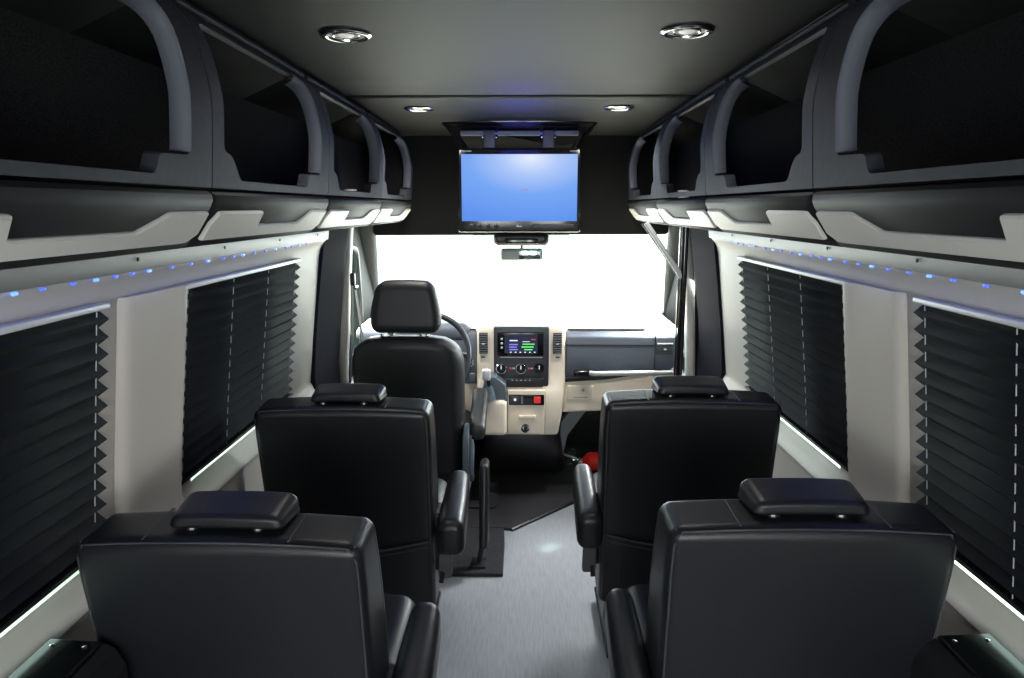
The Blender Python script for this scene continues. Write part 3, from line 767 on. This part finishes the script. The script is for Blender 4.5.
part('drawer_latch', at(lathe([(.008, 0), (.008, -.006), (.0001, -.007)], 12, 'Y'), (.305, 3.390, .60)), 'steel')
part('drawer_slot', bx(.255, .33, 3.3905, 3.394, .560, .563), 'plastic')
part('driver_panel', prism([(3.42, .62), (3.40, .70), (3.40, .80), (3.41, .875), (3.43, .898), (3.60, .88), (3.60, .60)], -.84, -.236, 'YZ'), 'dashgrey', bevel=.008)
part('knee_panel', prism([(-.84, .44), (-.225, .46), (-.236, .64), (-.84, .64)], 3.42, 3.62), 'dashcream', bevel=.012)
part('instrument_hood', push(at(rbox((.40, .20, .11), .05, 4, 4), (-.47, 3.50, .885)), lambda p: p), 'dashgrey')
# grab bar on the passenger side
gbm = tube([(.335, 3.35, .700), (.36, 3.335, .700), (.72, 3.335, .706), (.76, 3.36, .706), (.76, 3.40, .706)], .0125, 12)
gb = part('grab_bar', gbm, 'silver', lab='silver grab bar')
o = link('bar_end', at(rbox((.095, .03, .036), .014, 3, 2), (.300, -.012, .692)), 'glossblack', gb)
# centre console shell
con = roundpoly([(-.203, .372), (.178, .372), (.199, .496), (.213, .625), (.212, .925), (.125, .936), (-.15, .936), (-.236, .925), (-.238, .625), (-.215, .50)], [.03, .03, .05, .05, .03, .02, .02, .03, .05, .05], 3)
bm = prism(con, 3.37, 3.66)
def bend(p):
    if p.z < .63 and p.y < 3.5: return (p.x, p.y-.10*((.63-p.z)/.26)**.7*(1 if p.z > .45 else 1), p.z)
    return p
bm.free(); bm = bmesh.new()
# layered front so the lower part swells towards the cabin
def conx(z):
    xs = [(-.203, .178, .372), (-.215, .199, .496), (-.238, .213, .625), (-.236, .212, .925)]
    for a, b in zip(xs, xs[1:]):
        if a[2] <= z <= b[2]: t = (z-a[2])/(b[2]-a[2]); return lerp(a[0], b[0], t), lerp(a[1], b[1], t)
    return xs[-1][:2] if z > .9 else xs[0][:2]
rows = []
for z, y in ((.372, 3.36), (.376, 3.345), (.39, 3.335), (.50, 3.335), (.58, 3.34), (.615, 3.35), (.64, 3.365), (.70, 3.372), (.80, 3.376), (.90, 3.384), (.925, 3.39), (.934, 3.40)):
    xa, xb = conx(z); ins = .012 if z < .375 or z > .93 else (.004 if z < .38 or z > .92 else 0)
    pts = roundpoly([(xa+ins, y), (xb-ins, y), (xb-ins, 3.66), (xa+ins, 3.66)], [.022, .022, .0, .0], 5)
    rows.append([bm.verts.new((p[0], p[1], z)) for p in pts])
for a, b in zip(rows, rows[1:]):
    for k in range(len(a)): bm.faces.new((a[k], a[(k+1) % len(a)], b[(k+1) % len(a)], b[k]))
bm.faces.new(rows[0]); bm.faces.new(rows[-1])
cc = part('centre_console', bm, 'dashcream', smooth=50)
def sub(name, bm, m, bevel=None, lab=None): return part(name, bm, m, cc, bevel, lab=lab)
sub('console_face', push(at(rbox((.278, .03, .332), .010, 3, 4), (-.011, 3.372, .768)), lambda p: (p.x*(1 if p.z > .7 else 1), p.y, p.z)), 'dashdark')
sub('radio_surround', at(rbox((.232, .012, .122), .005, 2, 2), (-.015, 3.357, .846)), 'glossblack')
sub('radio_screen', bx(-.095, .070, 3.3475, 3.352, .800, .895), 'screendark')
for i, (x0, x1, z0, z1, m) in enumerate(((-.070, -.030, .862, .868, 'iconwhite'), (-.072, -.028, .842, .848, 'purple'), (-.072, -.034, .829, .835, 'purple'), (-.072, -.028, .816, .822, 'purple'),
     (-.005, .055, .844, .850, 'green'), (-.010, .050, .829, .836, 'green'), (.003, .045, .816, .822, 'green'), (.038, .060, .868, .874, 'redlight'), (-.005, .03, .858, .861, 'iconwhite'))):
    sub('screen_text', bx(x0, x1, 3.3465, 3.348, z0, z1), m)
for i in range(6): sub('screen_icon', bx(-.068+i*.024, -.060+i*.024, 3.3465, 3.348, .803, .808), 'iconwhite')
for z in (.872, .850, .828): sub('radio_button', at(lathe([(.006, 0), (.006, -.004), (.0001, -.005)], 12, 'Y'), (-.109 + .0, 3.352, z)), 'silver')
sub('console_groove', bx(-.118, .095, 3.354, 3.358, .776, .779), 'silver')
for x, ch in ((-.112, True), (-.013, True), (.079, False)):
    k = sub('climate_knob', at(lathe([(.026, 0), (.026, -.010), (.022, -.018), (.020, -.026), (.0001, -.027)], 24, 'Y'), (x, 3.357, .722)), 'glossblack')
    if ch: o = link('knob_ring', at(lathe([(.0265, -.012), (.0275, -.016), (.024, -.020), (.0215, -.018)], 24, 'Y'), (x, 3.357-3.38, .722)), 'chrome', k) if 0 else sub('knob_ring', tube([(x+.0245*math.cos(a*math.pi/12), 3.341, .722+.0245*math.sin(a*math.pi/12)) for a in range(24)], .0028, 6, closed=True), 'chrome')
    sub('knob_marker', bx(x-.002, x+.002, 3.3285, 3.331, .722, .740), 'iconwhite')
for x, m in ((-.066, 'redlight'), (-.05, 'label'), (.028, 'redlight'), (.042, 'label')): sub('climate_button', at(rbox((.012, .005, .008), .002, 2, 1), (x, 3.356, .72)), m)
sub('ashtray_lid', at(rbox((.235, .014, .058), .012, 3, 3), (-.012, 3.350, .648)), 'plastic')
for i in range(5): sub('lid_icon', bx(-.06+i*.022, -.052+i*.022, 3.3425, 3.3435, .660, .664), 'label')
def vent(x0, x1, z0, z1, horiz, n, par=None):
    bm = bx(x0, x1, 3.368, 3.372, z0, z1)
    v = part('air_vent', bm, 'plastic', par or cc)
    for i in range(n):
        z = lerp(z0+.006, z1-.006, i/(n-1)); b_ = bx(x0+.002, x1-.002, 3.356, 3.370, z-.0015, z+.0015)
        for q in b_.verts: q.co.y -= 3.38
        link('vent_slat', b_, 'greytrim', v)
    b_ = at(rbox((.014, .008, .008), .002, 2, 1), ((x0+x1)/2, 3.354-3.38, (z0+z1)/2)); link('vent_tab', b_, 'silver', v)
vent(-.224, -.180, .792, .900, 1, 9); vent(.148, .192, .792, .900, 1, 9)
v = vent(.668, .748, .79, .853, 1, 7, db)
for x in (-.205, .172): sub('vent_symbol', bx(x-.01, x+.01, 3.368, 3.372, .772, .778), 'plastic')
# lower switch panel, drawer, socket
sub('lower_panel', at(rbox((.19, .016, .235), .008, 2, 2), (.014, 3.331, .500)), 'dashcream')
sub('panel_line', bx(.1085, .1105, 3.3220, 3.324, .39, .61), 'greytrim'); sub('panel_line', bx(-.083, -.081, 3.3220, 3.324, .39, .61), 'greytrim')
sub('switch_panel', at(rbox((.178, .012, .054), .004, 2, 2), (.016, 3.322, .566)), 'glossblack')
sub('socket_switch', at(rbox((.05, .008, .04), .003, 2, 1), (-.042, 3.315, .566)), 'dashdark'); sub('switch_mark', at(lathe([(.007, 0), (.007, -.003)], 10, 'Y'), (-.042, 3.311, .57)), 'iconwhite')
sub('switch_blank', bx(-.012, -.002, 3.3135, 3.318, .548, .586), 'greytrim')
sub('red_switch', at(rbox((.036, .010, .036), .006, 2, 2), (.070, 3.314, .568)), 'redlight', lab='red warning switch')
sub('drawer_lip', at(rbox((.085, .014, .018), .005, 2, 2), (.02, 3.318, .478)), 'dashcream')
sub('power_socket', at(lathe([(.023, 0), (.024, -.008), (.018, -.011), (.015, -.004), (.014, .004), (.0001, .004)], 22, 'Y'), (.012, 3.322, .418)), 'chrome')
sub('socket_cap', at(lathe([(.011, 0), (.011, -.006), (.0001, -.008)], 14, 'Y'), (.012, 3.318, .418)), 'plastic')
# shifter pod on the console's left
sub('shifter_pod', push(at(rbox((.120, .13, .18), .020, 3, 3), (-.143, 3.305, .492)), lambda p: p), 'dashcream')
sub('shifter_plinth', prism([(-.215, .572), (-.080, .572), (-.088, .66), (-.135, .70), (-.19, .70)], 3.26, 3.36), 'bluesteel', bevel=.008)
sh = empty('gear_shifter', (-.165, 3.245, .62)); sh.parent = None; tag(sh, 'automatic gear shifter with silver knob left of the centre console', 'gear shifter')
link('gaiter', lathe([(.030, -.03), (.028, -.015), (.020, .015), (.013, .035), (.010, .045)], 16), 'bluesteel', sh)
link('shift_stick', tube([(0, 0, .02), (-.010, -.01, .08), (-.014, -.015, .09)], .009, 10), 'glossblack', sh)
link('shift_knob', at(rbox((.044, .04, .062), .016, 4, 2), (-.015, -.018, .100)), 'silver', sh)
# engine tunnel cover below the console
bm = bmesh.new(); rows = []
for z, y, hw in ((.39, 3.50, .20), (.33, 3.47, .215), (.22, 3.48, .235), (.10, 3.56, .25), (.02, 3.72, .26)):
    pts = roundpoly([(-.015-hw, 4.1), (-.015-hw, y), (-.015+hw, y), (-.015+hw, 4.1)], [0, .10, .10, 0], 6); rows.append([bm.verts.new((a, b, z)) for a, b in pts])
for a, b in zip(rows, rows[1:]):
    for k in range(len(a)): bm.faces.new((a[k], a[(k+1) % len(a)], b[(k+1) % len(a)], b[k]))
bm.faces.new(rows[0]); bm.faces.new(rows[-1])
part('console_foot', bm, 'plastic', smooth=50)
part('side_bracket', prism([(.20, .375), (.27, .46), (.36, .47), (.24, .30), (.22, .20), (.20, .20)], 3.55, 3.60), 'greytrim', bevel=.004)
part('firewall', bx(-.90, .86, 4.18, 4.24, .016, .82), 'plastic')

# steering wheel and key
sw = empty('steering_wheel', (-.465, 3.17, .83)); sw.rotation_euler = (math.radians(-28), 0, 0); tag(sw, 'dark steering wheel half hidden behind the driver seat', 'steering wheel')
link('rim', tube([(.205*math.cos(a*math.pi/24), 0, .205*math.sin(a*math.pi/24)) for a in range(48)], .015, 10, closed=True), 'dashdark', sw)
link('hub', at(rbox((.15, .05, .13), .02, 3, 3), (0, .02, 0)), 'plastic', sw)
for a in (0, math.pi, -math.pi/2): link('spoke', tube([(.05*math.cos(a), .01, .05*math.sin(a)), (.2*math.cos(a), 0, .2*math.sin(a))], .014, 8), 'plastic', sw)
link('column', tube([(0, .04, 0), (0, .26, 0)], .035, 14), 'plastic', sw)
bm = lathe([(.022, 0), (.023, -.012), (.018, -.016), (.010, -.012), (.0001, -.012)], 20, 'Y'); o = part('ignition_ring', at(bm, (-.275, 3.385, .745)), 'chrome')
part('light_switch', at(rbox((.03, .02, .05), .008, 2, 2), (-.262, 3.385, .665)), 'bluesteel')

# ------------------------------------------------------------------ fire extinguisher
fe = empty('fire_extinguisher', (.320, 3.76, .0165)); fe.rotation_euler = (0, 0, math.radians(-4)); tag(fe, 'red fire extinguisher with steel valve lying on the cab floor past the right seat', 'fire extinguisher')
R_ = .055
link('cylinder', at(lathe([(.018, .015), (.02, .025), (.045, .045), (R_, .065), (R_, .36), (.048, .385), (.02, .39)], 28, 'X'), (0, 0, R_+.001)), 'red', fe, smooth=50)
link('neck_band', at(lathe([(.0205, .0), (.0225, .004), (.0225, .018), (.019, .022)], 20, 'X'), (0, 0, R_+.001)), 'steel', fe)
link('valve', at(rbox((.05, .035, .035), .010, 3, 2), (-.018, 0, R_+.004)), 'chrome', fe)
link('lever', at(rbox((.085, .020, .010), .004, 2, 2), (-.05, -.005, R_+.032), (math.radians(18), 'Y')), 'steel', fe)
link('carry_handle', at(rbox((.070, .020, .008), .003, 2, 2), (-.045, -.005, R_-.012), (math.radians(-22), 'Y')), 'chrome', fe)
link('pull_ring', tube([(-.035+.020*math.cos(a*math.pi/10), -.02, R_+.062+.020*math.sin(a*math.pi/10)) for a in range(20)], .0028, 6, closed=True), 'chrome', fe)
link('gauge', at(lathe([(.013, 0), (.013, -.010), (.0001, -.011)], 16, 'Y'), (-.012, -.016, R_+.006)), 'chrome', fe)
link('paper_label', at(lathe([(R_+.0006, .14), (R_+.0006, .24)], 28, 'X'), (0, 0, R_+.001)), 'label', fe)

# ------------------------------------------------------------------ seat belts, poles
sb = empty('seat_belt', (-.80, 3.16, 1.19)); tag(sb, 'black driver seat belt hanging from its anchor on the left pale pillar', 'seat belt')
link('anchor', at(rbox((.022, .03, .06), .008, 3, 2), (0.005, 0, 0)), 'plastic', sb)
link('anchor_loop', tube([(.01, -.01, -.045), (.02, -.02, -.035), (.02, .02, -.035), (.01, .01, -.055)], .005, 6), 'chrome', sb)
def strap(pts, w, m, name, par):
    bm = bmesh.new(); rows = []
    for x, y, z in pts: rows.append([bm.verts.new((x+dx, y+dy, z)) for dx, dy in ((-.001, -w/2), (.001, -w/2), (.001, w/2), (-.001, w/2))])
    for a, b in zip(rows, rows[1:]):
        for k in range(4): bm.faces.new((a[k], a[(k+1) % 4], b[(k+1) % 4], b[k]))
    bm.faces.new(rows[0]); bm.faces.new(rows[-1]); return link(name, bm, m, par)
strap([(.012, 0, -.03), (.016, .03, -.14), (.018, .07, -.28), (.02, .10, -.42), (.03, .08, -.46)], .045, 'belt', 'webbing', sb)
strap([(.000, 0, .02), (-.005, 0, -.2), (-.03, 0, -.5)], .045, 'belt', 'webbing', sb)
gp = empty('grab_pole', (.722, 3.10, 0)); tag(gp, 'black upright grab pole by the entry, behind the front right seat', 'pole')
link('pole', tube([(0, 0, 0.012), (0, 0, 1.44)], .0155, 14), 'glossblack', gp)
link('pole_sleeve', tube([(-.020, .006, .10), (-.020, .006, 1.44)], .005, 8), 'chrome', gp)
link('floor_flange', lathe([(.035, .001), (.035, .008), (.018, .014), (.0001, .014)], 20), 'chrome', gp)
da = empty('diagonal_arm', (.545, 3.10, 1.45)); tag(da, 'silver diagonal support arm running down to the black pole on the right', 'support arm')
link('arm_bar', tube([(0, 0, 0), (.175, .0, -.25)], .012, 10), 'silver', da)
link('arm_lining', tube([(-.012, .012, -.002), (.165, .012, -.25)], .007, 8), 'plastic', da)

# ------------------------------------------------------------------ side consoles by the rear seats
def side_console(s, x, y, label):
    root = empty('side_console', (s*.873, y, -.016))
    bm = prism([(-.0, .017), (s*-.135, .017), (s*-.135, .70), (s*-.118, .732), (s*-.10, .742), (0, .748)], -.45, 0, 'XZ'); link('cabinet_body', bm, 'plastic', root, bevel=.004, smooth=20)
    bm = bmesh.new(); v = [(.004, .752), (-.142, .668)]
    def pt(u, yy, d): X_ = lerp(.0, -.100, u); zz = lerp(.748, .742, u); return (s*X_, yy, zz+d)
    A = [bm.verts.new(pt(u, yy, .001)) for u, yy in ((.02, -.44), (.98, -.44), (.98, -.008), (.02, -.008))]; B = [bm.verts.new(pt(u, yy, .009)) for u, yy in ((.02, -.44), (.98, -.44), (.98, -.008), (.02, -.008))]
    bm.faces.new(A); bm.faces.new(B)
    for k in range(4): bm.faces.new((A[k], A[(k+1) % 4], B[(k+1) % 4], B[k]))
    tp = link('top_plate', bm, 'glossblack', root, bevel=.003)
    for u, yy in ((.2, -.03), (.8, -.03), (.2, -.20), (.8, -.20)):
        bm = lathe([(.004, 0), (.004, .002), (.0001, .003)], 10); at(bm, pt(u, yy, .009)); link('screw', bm, 'chrome', tp)
    return tag(root, label, 'side console')
side_console(-1, 0, 1.125, 'black side console against the left wall beside the nearest left seat')
side_console(1, 0, 1.17, 'black side console against the right wall beside the nearest right seat')
